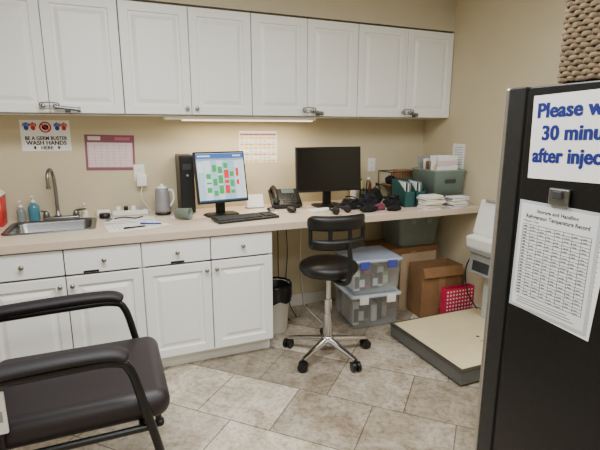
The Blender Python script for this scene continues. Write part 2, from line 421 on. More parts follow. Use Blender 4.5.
b=B(); b.tube(catmull([(-.1,0,.006),(-.03,.025,.006),(.04,-.02,.006),(.1,.03,.006),(.16,-.01,.006)],8),.004,wht,8); b.build('charger_cable',loc=(.06,3.1,CZ+.006),label='white charger cable lying across the clipboard',category='cable')
b=B(); b.tube(catmull([(-.1,0,.006),(-.04,.03,.006),(.03,-.03,.006),(.08,.02,.006)],8),.004,blk,8); b.build('charger_cable',loc=(.09,3.2,CZ+.006),label='black charger cable lying across the clipboard',category='cable')
b=B(); b.lathe([(.034,0),(.038,.1),(.04,.102),(.035,.1),(.03,.004)],mat('cup_grey_green',(128,142,134),.5),M=Matrix.Rotation(R(90),4,'Y'))
b.build('cup',loc=(.38,3.09,CZ+.04),rot=(0,0,-35),label='grey-green cup tipped on its side on the counter',category='cup')
kst=mat('kettle_steel',(150,150,152),.5,.35,var=.05)
e=thing('electric_kettle','grey electric kettle on the counter','kettle',(.315,3.3,CZ))
b=B(); b.lathe([(.05,0),(.055,.01),(.053,.02)],blk); b.build('kettle_base',e)
b=B(); b.lathe([(.052,.02),(.054,.04),(.048,.17),(.042,.19)],kst); b.build('kettle_body',e)
b=B(); b.lathe([(.042,.19),(.038,.2),(.012,.206),(.012,.216),(.004,.22)],wht); b.build('lid',e)
b=B(); b.tube(catmull([(.04,-.01,.175),(.07,-.02,.17),(.075,-.02,.11),(.05,-.012,.06)],6),.008,wht,10); b.build('handle',e)
e=thing('computer_tower','slim black desktop computer tower standing behind the monitor','computer',(.485,3.33,CZ))
b=B(); b.box((0,0,.215),(.1,.21,.41),blk,.006); b.build('case',e)
b=B(); b.box((0,-.108,.215),(.09,.008,.39),blkm,.003); b.box((0,-.113,.34),(.06,.003,.04),dgrey,.001); b.cyl((0,-.111,.28),(0,-.116,.28),.008,grey,n=16); b.build('front_panel',e)

scrw=mat('screen_white',(215,228,235),.4,emis=(206,226,236),es=.5)
scrb=mat('screen_blue',(50,100,175),.4,emis=(40,100,190),es=.5)
scrg=mat('screen_green',(50,160,90),.4,emis=(40,165,80),es=.5)
scrr=mat('screen_red',(220,50,50),.4,emis=(225,40,40),es=.55)
scrl=mat('screen_line',(150,170,188),.4,emis=(150,170,190),es=.4)
scrt=mat('screen_pale_teal',(160,205,215),.4,emis=(150,205,216),es=.45)
scrd=mat('screen_dark',(40,80,120),.4,emis=(30,70,120),es=.3)
def monitor(lab,loc,rz,w,h,zc,tilt,draw,bez=.014,bx=.1):
    e=thing('computer_monitor',lab,'monitor',loc,rz)
    M=Matrix.Translation((0,0,zc))@Matrix.Rotation(R(90-tilt),4,'X')
    b=B()
    bb=B(); bb.box((0,0,-.016),(w,h,.028),blk,.004); bb.box((0,0,-.034),(w*.6,h*.6,.02),blk,.008)
    b.add(bb.v,bb.f,blk,False,M)
    b.build('housing',e)
    b=B(); b.q(-w/2+bez,-h/2+bez*1.3,w/2-bez,h/2-bez,mat('screen_off',(9,9,12),.15) if draw is None else scrw,.0)
    b2=B(); 
    b2.add([M@Vector((x,y,z-.0008)) for x,y,z in b.v],b.f,b.mats[0])
    if draw: 
        d=B(); draw(d,w-2*bez,h-2.3*bez)
        o=len(b2.v)
        b2.v+= [tuple(M@Vector((x,y,z-.0005))) for x,y,z in d.v]
        for f,mi_ in zip(d.f,d.m): b2.f.append([o+i for i in f]); b2.m.append(b2.mi(d.mats[mi_])); b2.s.append(False)
    b2.build('screen',e)
    b=B(); b.box((0,.05,zc/2+.01),(.07,.02,zc),blk,.006); b.build('stand',e)
    b=B(); b.loft([(.12,bx*.9,.04,0),(.12,bx*.9,.04,.008),(.11,bx*.8,.04,.014)],blk,(0,.03,0)); b.build('stand_base',e)
def cal(d,w,h):
    d.q(-w/2,h/2-.034,w/2,h/2,scrb,.0004); d.q(-w/2,h/2-.048,w/2,h/2-.034,scrl,.0004)
    d.q(-w/2+.01,h/2-.022,-w/2+.1,h/2-.012,scrw,.0006); d.q(w/2-.08,h/2-.022,w/2-.02,h/2-.012,scrw,.0006)
    d.q(-w/2,-h/2,-w/2+.05,h/2-.048,mat('screen_pale',(180,200,218),.4,emis=(170,194,216),es=.45),.0003)
    d.q(-w/2+.006,h/2-.13,-w/2+.044,h/2-.06,scrw,.0006)
    for c in(1,3,4): d.q(-w/2+.055+c*.043,-h/2+.012,-w/2+.098+c*.043,h/2-.05,scrt,.0004)
    for i in range(22): d.q(-w/2+.055,-h/2+.012+i*.0118,w/2-.01,-h/2+.0128+i*.0118,scrl,.0006)
    for i in range(7): d.q(-w/2+.055+i*.043,-h/2+.012,-w/2+.0565+i*.043,h/2-.05,scrl,.0006)
    for c,x0,wd,segs,m in((0,.0,.034,((4,7),(9,10),(12,15)),scrg),(1,.004,.03,((2,5),(8,12),(16,20)),scrg),(2,0,.034,((3,8),(9,14),(15,19)),scrg),(3,.002,.034,((3,8),(9,11),(12,17)),scrr),(3,.002,.03,((18,21),),scrg),(4,.0,.03,((3,5),(7,11),(13,16)),scrg),(5,.004,.02,((8,11),(13,18)),scrr)):
        for a,z in segs: d.q(-w/2+.06+c*.043+x0,-h/2+.0135+a*.0118,-w/2+.06+c*.043+x0+wd,-h/2+.0125+z*.0118,m,.0007)
    d.q(-w/2,-h/2,w/2,-h/2+.01,scrd,.0008)
monitor('black-framed computer monitor showing a colourful schedule',(.70,3.09,CZ),9,.37,.355,.272,11,cal,.012,.08)
monitor('wide black computer monitor, switched off, on a stand',(1.565,3.16,CZ),-2,.55,.345,.292,4,None,.012)

e=thing('keyboard','black full-size computer keyboard on the counter','keyboard',(.81,2.9,CZ),9)
b=B(); b.box((0,0,.013),(.44,.15,.016),blk,.004,rot=(3,0,0)); b.build('keyboard_base',e)
b=B()
for r in range(5):
    for c in range(20):
        if c in(15,): continue
        y=-.05+r*.023; b.box((-.2+c*.0208,y,.0245+y*.05),(.017,.018,.006),dgrey,.0015,seg=1)
o=b.build('keys',e); o['kind']='stuff'
e=thing('computer_mouse','black computer mouse on the counter','mouse',(1.19,3.02,CZ),15)
b=B(); b.sph((0,0,.022),(.03,.05,.022),blk); b.build('mouse_body',e)
b=B(); b.box((0,.028,.038),(.006,.014,.006),grey,.002); b.build('scroll_wheel',e)
e=thing('desk_phone','black office desk phone with handset and screen','phone',(1.23,3.26,CZ),-8)
b=B(); M=Matrix.Translation((0,0,.072))@Matrix.Rotation(R(32),4,'X'); t=B(); t.box((0,0,0),(.24,.2,.03),blk,.008,seg=3); b.add(t.v,t.f,blk,True,M)
b.box((0,.05,.046),(.16,.03,.09),blk,.004); b.box((0,-.06,.012),(.2,.05,.022),blk,.006); b.build('phone_body',e)
b=B(); t=B(); t.box((.03,.06,.018),(.1,.05,.004),mat('lcd_grey',(90,105,108),.3),.001); b.add(t.v,t.f,t.mats[0],False,M); b.build('display',e)
b=B(); t=B()
for r in range(5):
    for c in range(5): t.box((-.02+c*.024,.02-r*.022,.017),(.014,.009,.005),grey,.001,seg=1)
b.add(t.v,t.f,dgrey,False,M); o=b.build('keypad',e)
b=B(); pts=[M@Vector(p) for p in [(-.085,.09,.03),(-.085,.075,.05),(-.085,0,.056),(-.085,-.065,.05),(-.085,-.085,.03)]]
b.tube(catmull(pts,5),.016,blk,12); b.sph(M@Vector((-.085,.08,.032)),(.028,.028,.02),blk); b.sph(M@Vector((-.085,-.075,.032)),(.028,.028,.02),blk); b.build('handset',e)
b=B(); P=[]
for i in range(120):
    a=i*.9; P.append((-.12-.04*math.sin(i/120*3.14)+.006*math.cos(a),-.08-.0008*i+.02*math.sin(i/60*3.1),.009+.006*math.sin(a)))
b.tube(P,.0018,blk,6); b.build('coiled_cord',e)
flat_paper('note_paper','white note paper lying behind the keyboard','paper',.15,.12,(1.02,3.1,CZ+.001),12)
e=thing('card_holder','small holder with a white card on the counter','card holder',(1.0,3.3,CZ))
b=B(); b.box((0,0,.058),(.13,.002,.1),paper,rot=(-18,0,0)); b.build('card',e)
b=B(); b.box((0,.02,.004),(.14,.07,.008),grey,.002); b.build('holder_base',e)
b=B(); b.box((0,0,.008),(.18,.1,.014),wht,.003); b.q(-.08,-.04,.08,.04,paper,.0155); b.build('note_pad',loc=(1.41,2.99,CZ),rot=(0,0,8),label='white notepad lying beneath the monitor',category='notepad')
def pouch(s,m):
    bm=bmesh.new(); bmesh.ops.create_icosphere(bm,subdivisions=4,radius=1)
    sd=random.random()*50
    for v in bm.verts:
        n=noise.noise(v.co*1.6+Vector((sd,0,0)))*.3+noise.noise(v.co*4+Vector((sd,3,0)))*.14
        c=v.co*(1+n); z=c.z
        if z<0: z*=.6
        v.co=Vector((c.x*s[0],c.y*s[1],(z+.6)*s[2]/1.6))
    mz=min(v.co.z for v in bm.verts)
    for v in bm.verts: v.co.z=max(0,v.co.z-mz-.004)
    b=B(); b.add([v.co[:] for v in bm.verts],[[v.index for v in f.verts] for f in bm.faces],m,True); bm.free()
    return b
fab=mat('black_fabric',(10,10,12),.9,var=.2,scale=60,bump=.3)
navy=mat('navy_fabric',(16,18,30),.9,var=.2,scale=60,bump=.3)
plum=mat('plum_fabric',(120,52,74),.85,var=.2,scale=50,bump=.2)
def hose(b,c,r0,r1,turns,z,m,ph=0):
    P=[(c[0]+(r0+(r1-r0)*i/60)*math.cos(i/60*turns*6.28+ph),c[1]+(r0+(r1-r0)*i/60)*.7*math.sin(i/60*turns*6.28+ph),z+.014*math.sin(i*.35+ph)+i*.0004) for i in range(61)]
    b.tube(P,.005,m,8)
for i,(x,y,s,m) in enumerate([(1.655,2.98,(.085,.06,.085),fab),(1.835,3.02,(.085,.065,.1),navy),(2.0,2.94,(.075,.06,.09),fab),(1.73,2.83,(.075,.04,.05),fab),(1.93,2.8,(.065,.035,.045),fab),(1.97,3.14,(.08,.05,.12),fab)]):
    e=thing('blood_pressure_cuff','rolled black fabric blood pressure cuff with tubing' if i!=1 else 'rolled navy fabric blood pressure cuff with tubing','blood pressure cuff',(x,y,CZ),i*20 if i<3 else i*3,group='blood pressure cuffs on the counter')
    pouch(s,m).build('cuff',e)
    if i<3:
        b=B(); hose(b,(0,-.01),.04,.068,2.3,.055+.008*i,blk,i); b.build('tubing',e)
        b=B(); b.sph((.05,-.045,.022),(.024,.018,.02),blk); b.build('inflation_bulb',e)
pouch((.05,.035,.05),plum).build('bandage_roll',loc=(1.84,2.87,CZ),label='small plum-coloured rolled bandage on the counter',category='bandage roll')
e=thing('headphones','black over-ear headset lying on the counter','headphones',(1.5,2.84,CZ),20)
b=B(); b.tube(catmull([(-.065,0,.03),(-.06,.05,.035),(0,.085,.04),(.06,.05,.035),(.065,0,.03)],6),.007,blk,10,flat=1.6); b.build('headband',e)
for s in(-1,1):
    b=B(); b.sph((s*.062,-.01,.03),(.018,.035,.03),blkm); b.build('ear_cup',e)
e=thing('pen_cup','dark mesh pen cup filled with pens','pen cup',(1.98,3.33,CZ))
b=B(); b.lathe([(.038,0),(.04,.1),(.037,.1),(.035,.005)],blk); b.build('cup',e)
for i in range(7):
    a=i*.9; m=[red,blue,ink,wht,yellow,green,grey][i]
    b=B(); b.cyl((.02*math.cos(a),.02*math.sin(a),.01),(.04*math.cos(a),.035*math.sin(a),.16+.012*(i%3)),.004,m,n=10); b.build('pen',e)
def bottle(loc,r,h,m,cap,lab):
    e=thing('small_bottle',lab,'bottle',loc)
    b=B(); b.lathe([(r*.95,0),(r,.004),(r,h*.7),(r*.5,h*.82),(r*.5,h*.86)],m,n=20); b.build('bottle_body',e)
    b=B(); b.lathe([(r*.55,h*.86),(r*.55,h),(r*.3,h)],cap,n=20); b.build('cap',e)
bottle((1.9,3.37,CZ),.028,.16,wht,red,'white bottle with red cap near the wall')
bottle((2.06,3.39,CZ),.025,.19,mat('amber_bottle',(110,60,30),.2),wht,'amber bottle with white cap near the wall')
bottle((2.13,3.36,CZ),.03,.14,mat('brown_jar',(90,62,44),.4),blk,'brown jar with black lid near the wall')
e=thing('wire_organizer','black wire mesh desk organizer with papers','desk organizer',(2.33,3.32,CZ))
b=B()
for z in(.005,.12,.24): b.tube([(-.15,-.1,z),(.15,-.1,z),(.15,.1,z),(-.15,.1,z)],.004,blk,6,True)
for x,y in((-.15,-.1),(.15,-.1),(.15,.1),(-.15,.1)): b.cyl((x,y,0),(x,y,.24),.004,blk,n=8)
for i in range(12): b.cyl((-.15+i*.0273,-.1,.005),(-.15+i*.0273,-.1,.24),.0015,blk,n=6)
b.bx(-.15,.15,-.1,.1,.003,.006,blk); b.build('frame',e)
b=B(); b.box((0,0,.124),(.26,.17,.012),card,.002); b.build('shelf_tray',e,label='brown tray shelf')
pouch((.05,.045,.08),fab).build('black_pouch',loc=(2.24,3.32,CZ+.1305),label='small black pouch on the wire organizer',category='pouch')
b=B(); b.box((0,0,.06),(.14,.13,.12),card,.003); b.box((0,0,.1205),(.14,.03,.001),tape); b.build('small_carton',loc=(2.37,3.32,CZ+.1305),rot=(0,0,3),label='small brown carton on the wire organizer',category='box')
def magfile(x,y,rz,m,lab):
    e=thing('magazine_file',lab,'file holder',(x,y,CZ),rz)
    b=B(); w,d,h=.085,.24,.2
    for s in(-1,1):
        xx=s*(w/2-.002)
        vs=[(xx-.002,-d/2,0),(xx-.002,d/2,0),(xx-.002,d/2,h),(xx-.002,0,h*.95),(xx-.002,-d/2,h*.6)]; vs2=[(x_+.004,y_,z_) for x_,y_,z_ in vs]
        b.add(vs+vs2,[[0,1,2,3,4][::-1],[5,6,7,8,9]]+[[i,(i+1)%5,5+(i+1)%5,5+i] for i in range(5)],m)
    b.bx(-w/2,w/2,-d/2,-d/2+.004,0,h*.6,m); b.bx(-w/2,w/2,d/2-.004,d/2,0,h,m); b.bx(-w/2,w/2,-d/2,d/2,0,.004,m); b.build('holder',e)
    b=B()
    for i in range(5): b.box((-.028+i*.014,.01,.1),(.006,.2,.18-.01*(i%3)),[paper,teal,paper,grey,teal][i])
    b.build('papers',e)
magfile(2.145,3.0,-8,teal,'dark teal magazine file holding papers'); magfile(2.24,2.99,-8,teal,'dark teal magazine file holding papers')
e=thing('file_box','grey-green plastic file box holding upright papers','file box',(2.495,3.015,CZ),-3)
b=B(); b.loft([(.13,.15,.015,0),(.145,.165,.02,.265),(.152,.172,.02,.27),(.152,.172,.02,.28),(.14,.16,.02,.28),(.128,.148,.015,.006)],fileg); b.box((0,-.168,.19),(.1,.006,.03),dgrey,.003); b.build('box_body',e)
for i in range(14):
    b=B(); b.box((-.015+.012*(i%4),-.13+i*.02,.185+.018*((i*2)%5)),(.2-.01*(i%3),.005,.25+.01*(i%3)),[paper,pinkl,paper,yellow,paper,paper,grey,paper,card,paper,teal,paper,grey,paper][i],rot=(6-i,3*(i%3)-3,0)); b.build('folder',e)
def stack(x,y,rz,n,w,h,lab,jit=9):
    e=thing('paper_stack',lab,'papers',(x,y,CZ),rz)
    for i in range(n):
        b=B(); b.box((0,0,.003+i*.006),(w*random.uniform(.8,1),h*random.uniform(.8,1),.0057),[paper,paper,pinkl,paper,grey,paper,yellow,paper][i%8],.0005); b.build('sheaf',e,(random.uniform(-.014,.014),random.uniform(-.006,.006),0),(0,0,random.uniform(-jit,jit)))
stack(2.25,2.78,-6,17,.18,.115,'untidy stack of white papers near the counter end',9)
stack(2.47,2.75,3,14,.17,.1,'lower untidy stack of papers at the counter end',7)
b=sheet(.14,.2); 
for i in range(8): b.q(-.05,.07-i*.02,.05,.073-i*.02,inkg,.0009)
b.build('posted_note',loc=(WX-.0003,2.98,1.29),rot=(90,.5,-90),label='white printed note taped to the side wall',category='paper')

# ---------- under desk
bz=.275
lidb=mat('pale_blue_lid',(180,192,212),.35,alpha=.9)
lidw=mat('pale_white_lid',(206,214,222),.35,alpha=.85)
def tote(loc,rz,w,d,h,m,lidm,lab,latch,group=None):
    e=thing('storage_bin',lab,'storage bin',loc,rz,group)
    b=B(); b.loft([(w/2-.03,d/2-.03,.03,0),(w/2-.02,d/2-.02,.03,.01),(w/2-.006,d/2-.006,.03,h-.03),(w/2,d/2,.03,h-.03),(w/2,d/2,.03,h-.015),(w/2-.01,d/2-.01,.03,h-.015),(w/2-.026,d/2-.026,.03,.012)],m); b.build('bin_body',e)
    b=B(); b.loft([(w/2+.003,d/2+.003,.03,h-.024),(w/2+.003,d/2+.003,.03,h-.005),(w/2-.02,d/2-.02,.03,h-.001),(w/2-.03,d/2-.03,.03,h-.008)],lidm); b.build('lid',e)
    for s in(-1,1):
        b=B(); b.box((s*w*.27,-d/2-.008,h-.04),(.075,.014,.06),latch,.005); b.build('latch',e)
    if latch==blatch:
        b=B(); b.box((-w/2-.008,0,h-.06),(.014,.14,.05),latch,.005); b.build('side_handle',e)
dkb=mat('dark_blue_print',(50,60,110),.6,var=.1)
cols=[[wht,teal,grey,paper,dgrey,orange],[paper,dkb,red,dgrey,wht,green]]
for k,(z,lab) in enumerate(((0,'lower clear plastic storage bin on the floor'),(bz+.002,'upper clear plastic storage bin with blue latches'))):
    tote((1.815,2.97,z),-6,.42,.4,bz,binclear,lidw if k==0 else lidb,lab,blatch if k else wht,'stacked clear storage bins under the desk')
    for i in range(6):
        hh=.19-.025*((i*2+k)%4)
        b=B(); b.box((0,0,hh/2),(.05,.24-.03*(i%3),hh),cols[k][i],.004)
        b.q(-.02,.02,.02,hh*.7,paper if i%2 else inkg,0,M=Matrix.Translation((0,-(.24-.03*(i%3))/2-.0005,0))@Matrix.Rotation(R(90),4,'X'))
        b.build('supply_box',loc=(1.815-.143+i*.057,2.975+.004*i,z+.0125),rot=(0,0,-6),label='small boxed medical supply inside a clear bin',category='box',group='boxed supplies in the clear bins')
def carton(loc,rz,w,d,h,lab,flaps=((0,60),(1,50),(2,70))):
    e=thing('cardboard_box',lab,'box',loc,rz); b=B(); t=.005
    b.bx(-w/2,w/2,-d/2,d/2,0,t,card)
    b.bx(-w/2,w/2,-d/2,-d/2+t,t,h,card); b.bx(-w/2,w/2,d/2-t,d/2,t,h,card); b.bx(-w/2,-w/2+t,-d/2+t,d/2-t,t,h,card); b.bx(w/2-t,w/2,-d/2+t,d/2-t,t,h,card)
    b.box((0,-d/2-.001,h*.55),(.06,.001,h*.8),tape); b.build('box_body',e)
    for side,ang in flaps:
        b=B(); L_=.08
        if side==0: b.box((0,-L_/2,0),(w-.01,L_,.004),card); b.build('flap',e,(0,-d/2,h),(ang,0,0))
        if side==1: b.box((L_/2,0,0),(L_,d-.01,.004),card); b.build('flap',e,(w/2,0,h),(0,ang,0))
        if side==2: b.box((-L_/2,0,0),(L_,d-.01,.004),card); b.build('flap',e,(-w/2,0,h),(0,-ang,0))
carton((2.32,3.235,0),0,.52,.36,.52,'closed tall brown cardboard box under the desk',flaps=())
b=B(); b.box((0,0,.0),(.51,.35,.004),card); b.build('cardboard_sheet',loc=(2.32,3.235,.5222),label='flat cardboard sheet on top of a box',category='cardboard')
b=B(); b.box((0,0,.24),(.36,.012,.48),cardp,.002); b.build('cardboard_panel',loc=(2.36,3.035,0),rot=(0,0,0),label='pale flat cardboard panel leaning against the tall box',category='cardboard')
carton((2.42,2.88,0),-4,.38,.2,.42,'open brown cardboard box under the desk',flaps=((0,72),))
e=thing('storage_bin','grey-green translucent plastic tote resting on the cardboard box','storage bin',(2.39,3.23,.5245),-2)
b=B(); w,d,h=.42,.36,.27
b.loft([(w/2-.04,d/2-.04,.03,0),(w/2-.03,d/2-.03,.03,.01),(w/2-.01,d/2-.01,.03,h-.03),(w/2,d/2,.03,h-.03),(w/2,d/2,.03,h),(w/2-.008,d/2-.008,.03,h),(w/2-.04,d/2-.04,.03,.012)],bingrey); b.build('bin_body',e)
for s in(-.08,.08):
    b=B(); b.box((s,-d/2-.004,h-.05),(.05,.012,.04),grey,.004); b.build('handle',e)
e=thing('red_basket','red plastic basket with a white grid pattern beside the floor scale','basket',(2.515,2.71,0),-1)
b=B(); hh=.26
b.bx(-.14,.14,-.03,.03,0,.004,magenta)
b.bx(-.14,.14,-.03,-.026,.004,hh,magenta); b.bx(-.14,.14,.026,.03,.004,hh,magenta); b.bx(-.14,-.136,-.026,.026,.004,hh,magenta); b.bx(.136,.14,-.026,.026,.004,hh,magenta)
for r in range(8):
    for c in range(9): b.box((-.12+c*.03,-.0305,.022+r*.0302),(.012,.002,.012),paper,0)
b.build('basket_body',e)
e=thing('waste_bin','white waste bin with a black liner under the desk','trash can',(1.065,3.05,0))
b=B(); b.lathe([(.085,0),(.09,.006),(.112,.36),(.116,.36),(.116,.37),(.108,.37),(.085,.01)],wht); b.build('bin_body',e)
b=B()
vs=[];fs=[];n=40
for i,(r,z) in enumerate([(.082,.03),(.106,.365),(.12,.385),(.126,.36),(.125,.29),(.122,.25)]):
    for k in range(n):
        a=6.2832*k/n; rr=r+(.004*math.sin(k*1.7+i)+.003*math.sin(k*3.1) if i>1 else 0); zz=z+(.012*math.sin(k*.9) if i>3 else 0)
        vs.append((rr*math.cos(a),rr*math.sin(a),zz))
for i in range(5):
    for k in range(n): fs.append([i*n+k,i*n+(k+1)%n,(i+1)*n+(k+1)%n,(i+1)*n+k])
b.add(vs,fs,mat('liner_black',(12,12,14),.3),True); b.build('liner',e,label='shiny black plastic liner')
def cable(pts,lab,r=.004,m=blk):
    b=B(); b.tube(catmull(pts,8),r,m,8); b.build('power_cable',label=lab,category='cable')
cable([(1.22,3.43,.865),(1.225,3.42,.6),(1.22,3.40,.3),(1.225,3.36,.02),(1.22,3.28,.006),(1.225,3.15,.006)],'black cable hanging from the desk to the floor')
cable([(1.29,3.43,.865),(1.31,3.425,.5),(1.29,3.42,.2),(1.33,3.42,.02),(1.3,3.2,.006)],'black cable hanging from the desk to the floor')
cable([(1.45,3.43,.865),(1.43,3.425,.45),(1.46,3.42,.03),(1.45,3.3,.006),(1.44,3.0,.006)],'white cable hanging from the desk to the floor',.004,wht)

# ---------- stool
e=thing('office_stool','black swivel stool with slatted curved backrest and chrome five-star base','stool',(1.265,2.55,0),-7)
SZ=.59
b=B(); b.lathe([(.02,SZ-.02),(.14,SZ-.018),(.175,SZ-.005),(.19,SZ+.016),(.194,SZ+.035),(.188,SZ+.055),(.165,SZ+.07),(.1,SZ+.076),(.01,SZ+.074)],vinyl,n=40); b.build('seat',e)
def backpad(b,R0,ang,z0,z1,th,m,cy,pw=4):
    nu,nv=26,12; vs=[];fs=[]
    for side in(0,1):
        for i in range(nu+1):
            for j in range(nv+1):
                u=i/nu*2-1; v=j/nv*2-1
                k=(1-abs(v)**pw)**(1/pw) if abs(v)<1 else 0
                kv=(1-abs(u)**6)**(1/6) if abs(u)<1 else 0
                uu=u*(.93+.07*k)
                zz=(z0+z1)/2+v*(z1-z0)/2*(.6+.4*kv)
                edge=(1-max(abs(u)**6,abs(v)**pw))
                a=uu*ang; r=R0+(th*.5*edge if side else -th*.5*edge)
                vs.append((r*math.sin(a),cy-r*math.cos(a),zz))
    o=(nu+1)*(nv+1)
    for i in range(nu):
        for j in range(nv):
            a=i*(nv+1)+j; q=[a,a+1,a+nv+2,a+nv+1]; fs.append(q); fs.append([o+x for x in q[::-1]])
    b.add(vs,fs,m,True)
b=B()
backpad(b,.26,R(46),.905,1.0,.05,vinyl,.05,4)
backpad(b,.26,R(44),.785,.855,.045,vinyl,.05,4)
Rf=.262
def arc(z,a0,a1,n=16): return [(Rf*math.sin(R(a0+(a1-a0)*i/n)),.05-Rf*math.cos(R(a0+(a1-a0)*i/n)),z) for i in range(n+1)]
for a in(-41,-14,14,41): b.tube([arc(.82,a,a,1)[0],arc(.94,a,a,1)[0]],.014,blk,10)
b.build('backrest',e,label='black curved backrest with an open slot')
b=B(); b.tube(catmull([(.0,-.04,SZ-.03),(.03,-.15,SZ-.035),(.05,-.225,SZ+.0),(.055,-.245,SZ+.1),(.05,-.225,SZ+.24)],6),.016,blk,10,flat=1); b.build('back_bracket',e)
b=B(); b.cyl((0,0,.12),(0,0,.4),.026,chrome); b.cyl((0,0,.36),(0,0,SZ-.02),.017,chrome); b.lathe([(.05,SZ-.045),(.09,SZ-.02)],blk); b.cyl((0,0,.1),(0,0,.3),.032,chrome); b.tube([(.03,.02,SZ-.035),(.15,.08,SZ-.04)],.005,chrome,8); b.build('gas_column',e)
sb=B(); sb.lathe([(.042,.07),(.048,.09),(.042,.13),(.033,.14)],chrome); base=sb.build('star_base',e)
lb=B(); lb.tube([(.03,0,.108),(.15,0,.094),(.285,0,.076)],[.029,.024,.017],chrome,12,flat=.8)
leg=lb.build('leg',base)
cb=B(); cb.cyl((0,0,.055),(0,0,.078),.009,blk,n=12)
for s in(-1,1): cb.cyl((0,s*.007,.0325),(0,s*.028,.0325),.0325,blk,n=20)
cb.box((0,0,.046),(.038,.058,.026),blk,.005)
cas=cb.build('caster',base,(.285,0,0))
for i in range(5):
    a=i*72+2
    if i==0: l,c=leg,cas
    else:
        l=leg.copy(); c=cas.copy(); COL.objects.link(l); COL.objects.link(c)
    l.rotation_euler=(0,0,R(a)); c.location=(.285*math.cos(R(a)),.285*math.sin(R(a)),0); c.rotation_euler=(0,0,R(a+40*i))

# ---------- platform scale
e=thing('floor_scale','low platform floor scale with cream top and upright white head','floor scale',(2.22,2.235,0),0)
trim_=mat('scale_grey_side',(104,106,104),.4,.3,var=.05)
rimd=mat('scale_metal_rim',(96,94,88),.32,.7,var=.05)
cream=mat('scale_cream_top',(226,212,172),.5,var=.07,scale=5)
w,d=.82,.74; hp=.1
b=B(); b.bx(-w/2,w/2,-d/2,d/2,.014,hp,trim_,.004)
for sx in(-1,1):
    for sy in(-1,1): b.cyl((sx*(w/2-.06),sy*(d/2-.06),0),(sx*(w/2-.06),sy*(d/2-.06),.016),.02,blk)
b.build('platform_base',e)
b=B(); b.bx(-w/2-.004,w/2+.004,-d/2-.004,d/2+.004,hp-.006,hp+.008,rimd,.002); b.build('platform_rim',e,label='grey metal rim around the top')
b=B(); b.bx(-w/2+.018,w/2-.018,-d/2+.018,d/2-.018,hp+.006,hp+.011,cream,.001); b.build('platform_top',e,label='worn cream non-slip top plate')
b=B(); b.box((0,0,0),(.12,.003,.001),ink); b.box((.0,.05,0),(.02,.02,.001),ink); b.build('marking',e,(.03,-.1,hp+.0115),(0,0,20))
b=B(); b.bx(.28,.36,.1,.2,hp+.01,.5,mat('post_grey_white',(198,200,200),.4),.008); b.build('column',e)
b=B(); b.box((.28,.14,.55),(.2,.24,.19),grey,.012,seg=2,rot=(0,6,0)); b.box((.19,.14,.53),(.03,.16,.08),dgrey,.006,rot=(0,6,0)); b.build('column_housing',e,label='grey plastic housing')
b=B(); b.box((.28,.13,.7),(.25,.3,.12),wht,.014,seg=2,rot=(0,-8,0)); b.box((.16,.13,.655),(.03,.26,.03),grey,.005,rot=(0,-8,0)); b.build('scale_cradle',e)
b=B(); b.box((.32,.14,.86),(.16,.29,.26),wht,.014,seg=2,rot=(0,14,0)); b.box((.25,.14,.83),(.014,.2,.12),mat('panel_light_grey',(196,198,198),.5),.004,rot=(0,14,0)); b.box((.3,.14,.995),(.1,.16,.02),grey,.004,rot=(0,14,0)); b.build('display_head',e)
b=B(); b.tube(catmull([(.2,.05,.6),(.16,.02,.5),(.2,0,.35),(.27,.05,.22),(.29,.06,.13)],6),.006,blk,8); b.build('cable',e)
b=B(); b.tube(catmull([(.22,.24,.62),(.17,.27,.5),(.2,.27,.3),(.28,.24,.16)],6),.005,blk,8); b.build('cable',e)
b=B(); b.box((.3,-.2,.165),(.1,.06,.12),grey,.01,seg=3); b.build('hinge_block',e)

# ---------- fridge
FX=1.02
e=thing('refrigerator','black refrigerator with brushed metal door edge and papers on its side','refrigerator',(FX,0,0))
b=B(); b.bx(0,.66,.25,.895,.05,1.61,fridgeb,.004); 
for x in(.06,.6):
    for y in(.32,.84): b.cyl((x,y,0),(x,y,.052),.02,blk)
b.build('body',e)
b=B(); b.bx(.004,.656,.895,.905,.07,1.6,blk); b.build('door_gasket',e)
fe=mat('fridge_door_edge',(46,46,46),.42,.4,var=.1,scale=60)
fb=mat('fridge_door_metal',(178,176,172),.3,.9,var=.05,scale=60)
b=B(); b.bx(-.002,.662,.905,.957,.06,1.612,fe,.004); b.build('fridge_door',e,label='dark grey refrigerator door')
b=B(); b.bx(-.003,.663,.957,.974,.06,1.612,fb,.006); b.build('door_skin',e,label='brushed metal door front skin')
b=B(); b.tube(catmull([(.08,.972,.7),(.08,1.01,.73),(.08,1.01,1.32),(.08,.972,1.35)],5),.01,steel,10); b.build('door_handle',e)
blue2=mat('bold_blue_ink',(8,30,120),.6,var=.02)
b=B(); b.box((0,0,0),(.3,.21,.001),paper)
for i,(t,x) in enumerate((('Please wait',-.136),('30 minutes',-.118),('after injection',-.14))):
    for dx in(-.0015,-.0005,.0005,.0015): b.text(t,.05,blue2,x+dx,.05-i*.056,z=.0012+dx*.1,bold=.026,align='LEFT',sx=(.94,.94,.86)[i])
b.build('wait_sign',loc=(FX-.0007,.875-.15,1.485),rot=(90,-1.5,-90),label='white sign with bold blue lettering taped to the refrigerator',category='sign')
b=B(); b.box((0,0,0),(.222,.294,.0006),paper)
for i in range(20): b.q(-.1,.12-i*.012,.1,.121-i*.012,inkg,.0005)
b.build('backing_sheet',loc=(FX-.0004,.757,1.158),rot=(90,3.5,-90),label='second printed sheet showing behind the temperature chart',category='paper')
b=B(); b.box((0,0,0),(.228,.3,.001),mat('sleeve_plastic',(190,196,202),.12,var=.02)); b.q(-.106,-.142,.106,.142,mat('grey_white_paper',(226,228,230),.7,var=.02),.0008)
b.text('Storage and Handling',.013,ink,0,.122,bold=.02); b.text('Refrigerator Temperature Record',.0145,ink,0,.105,bold=.02,sx=.86)
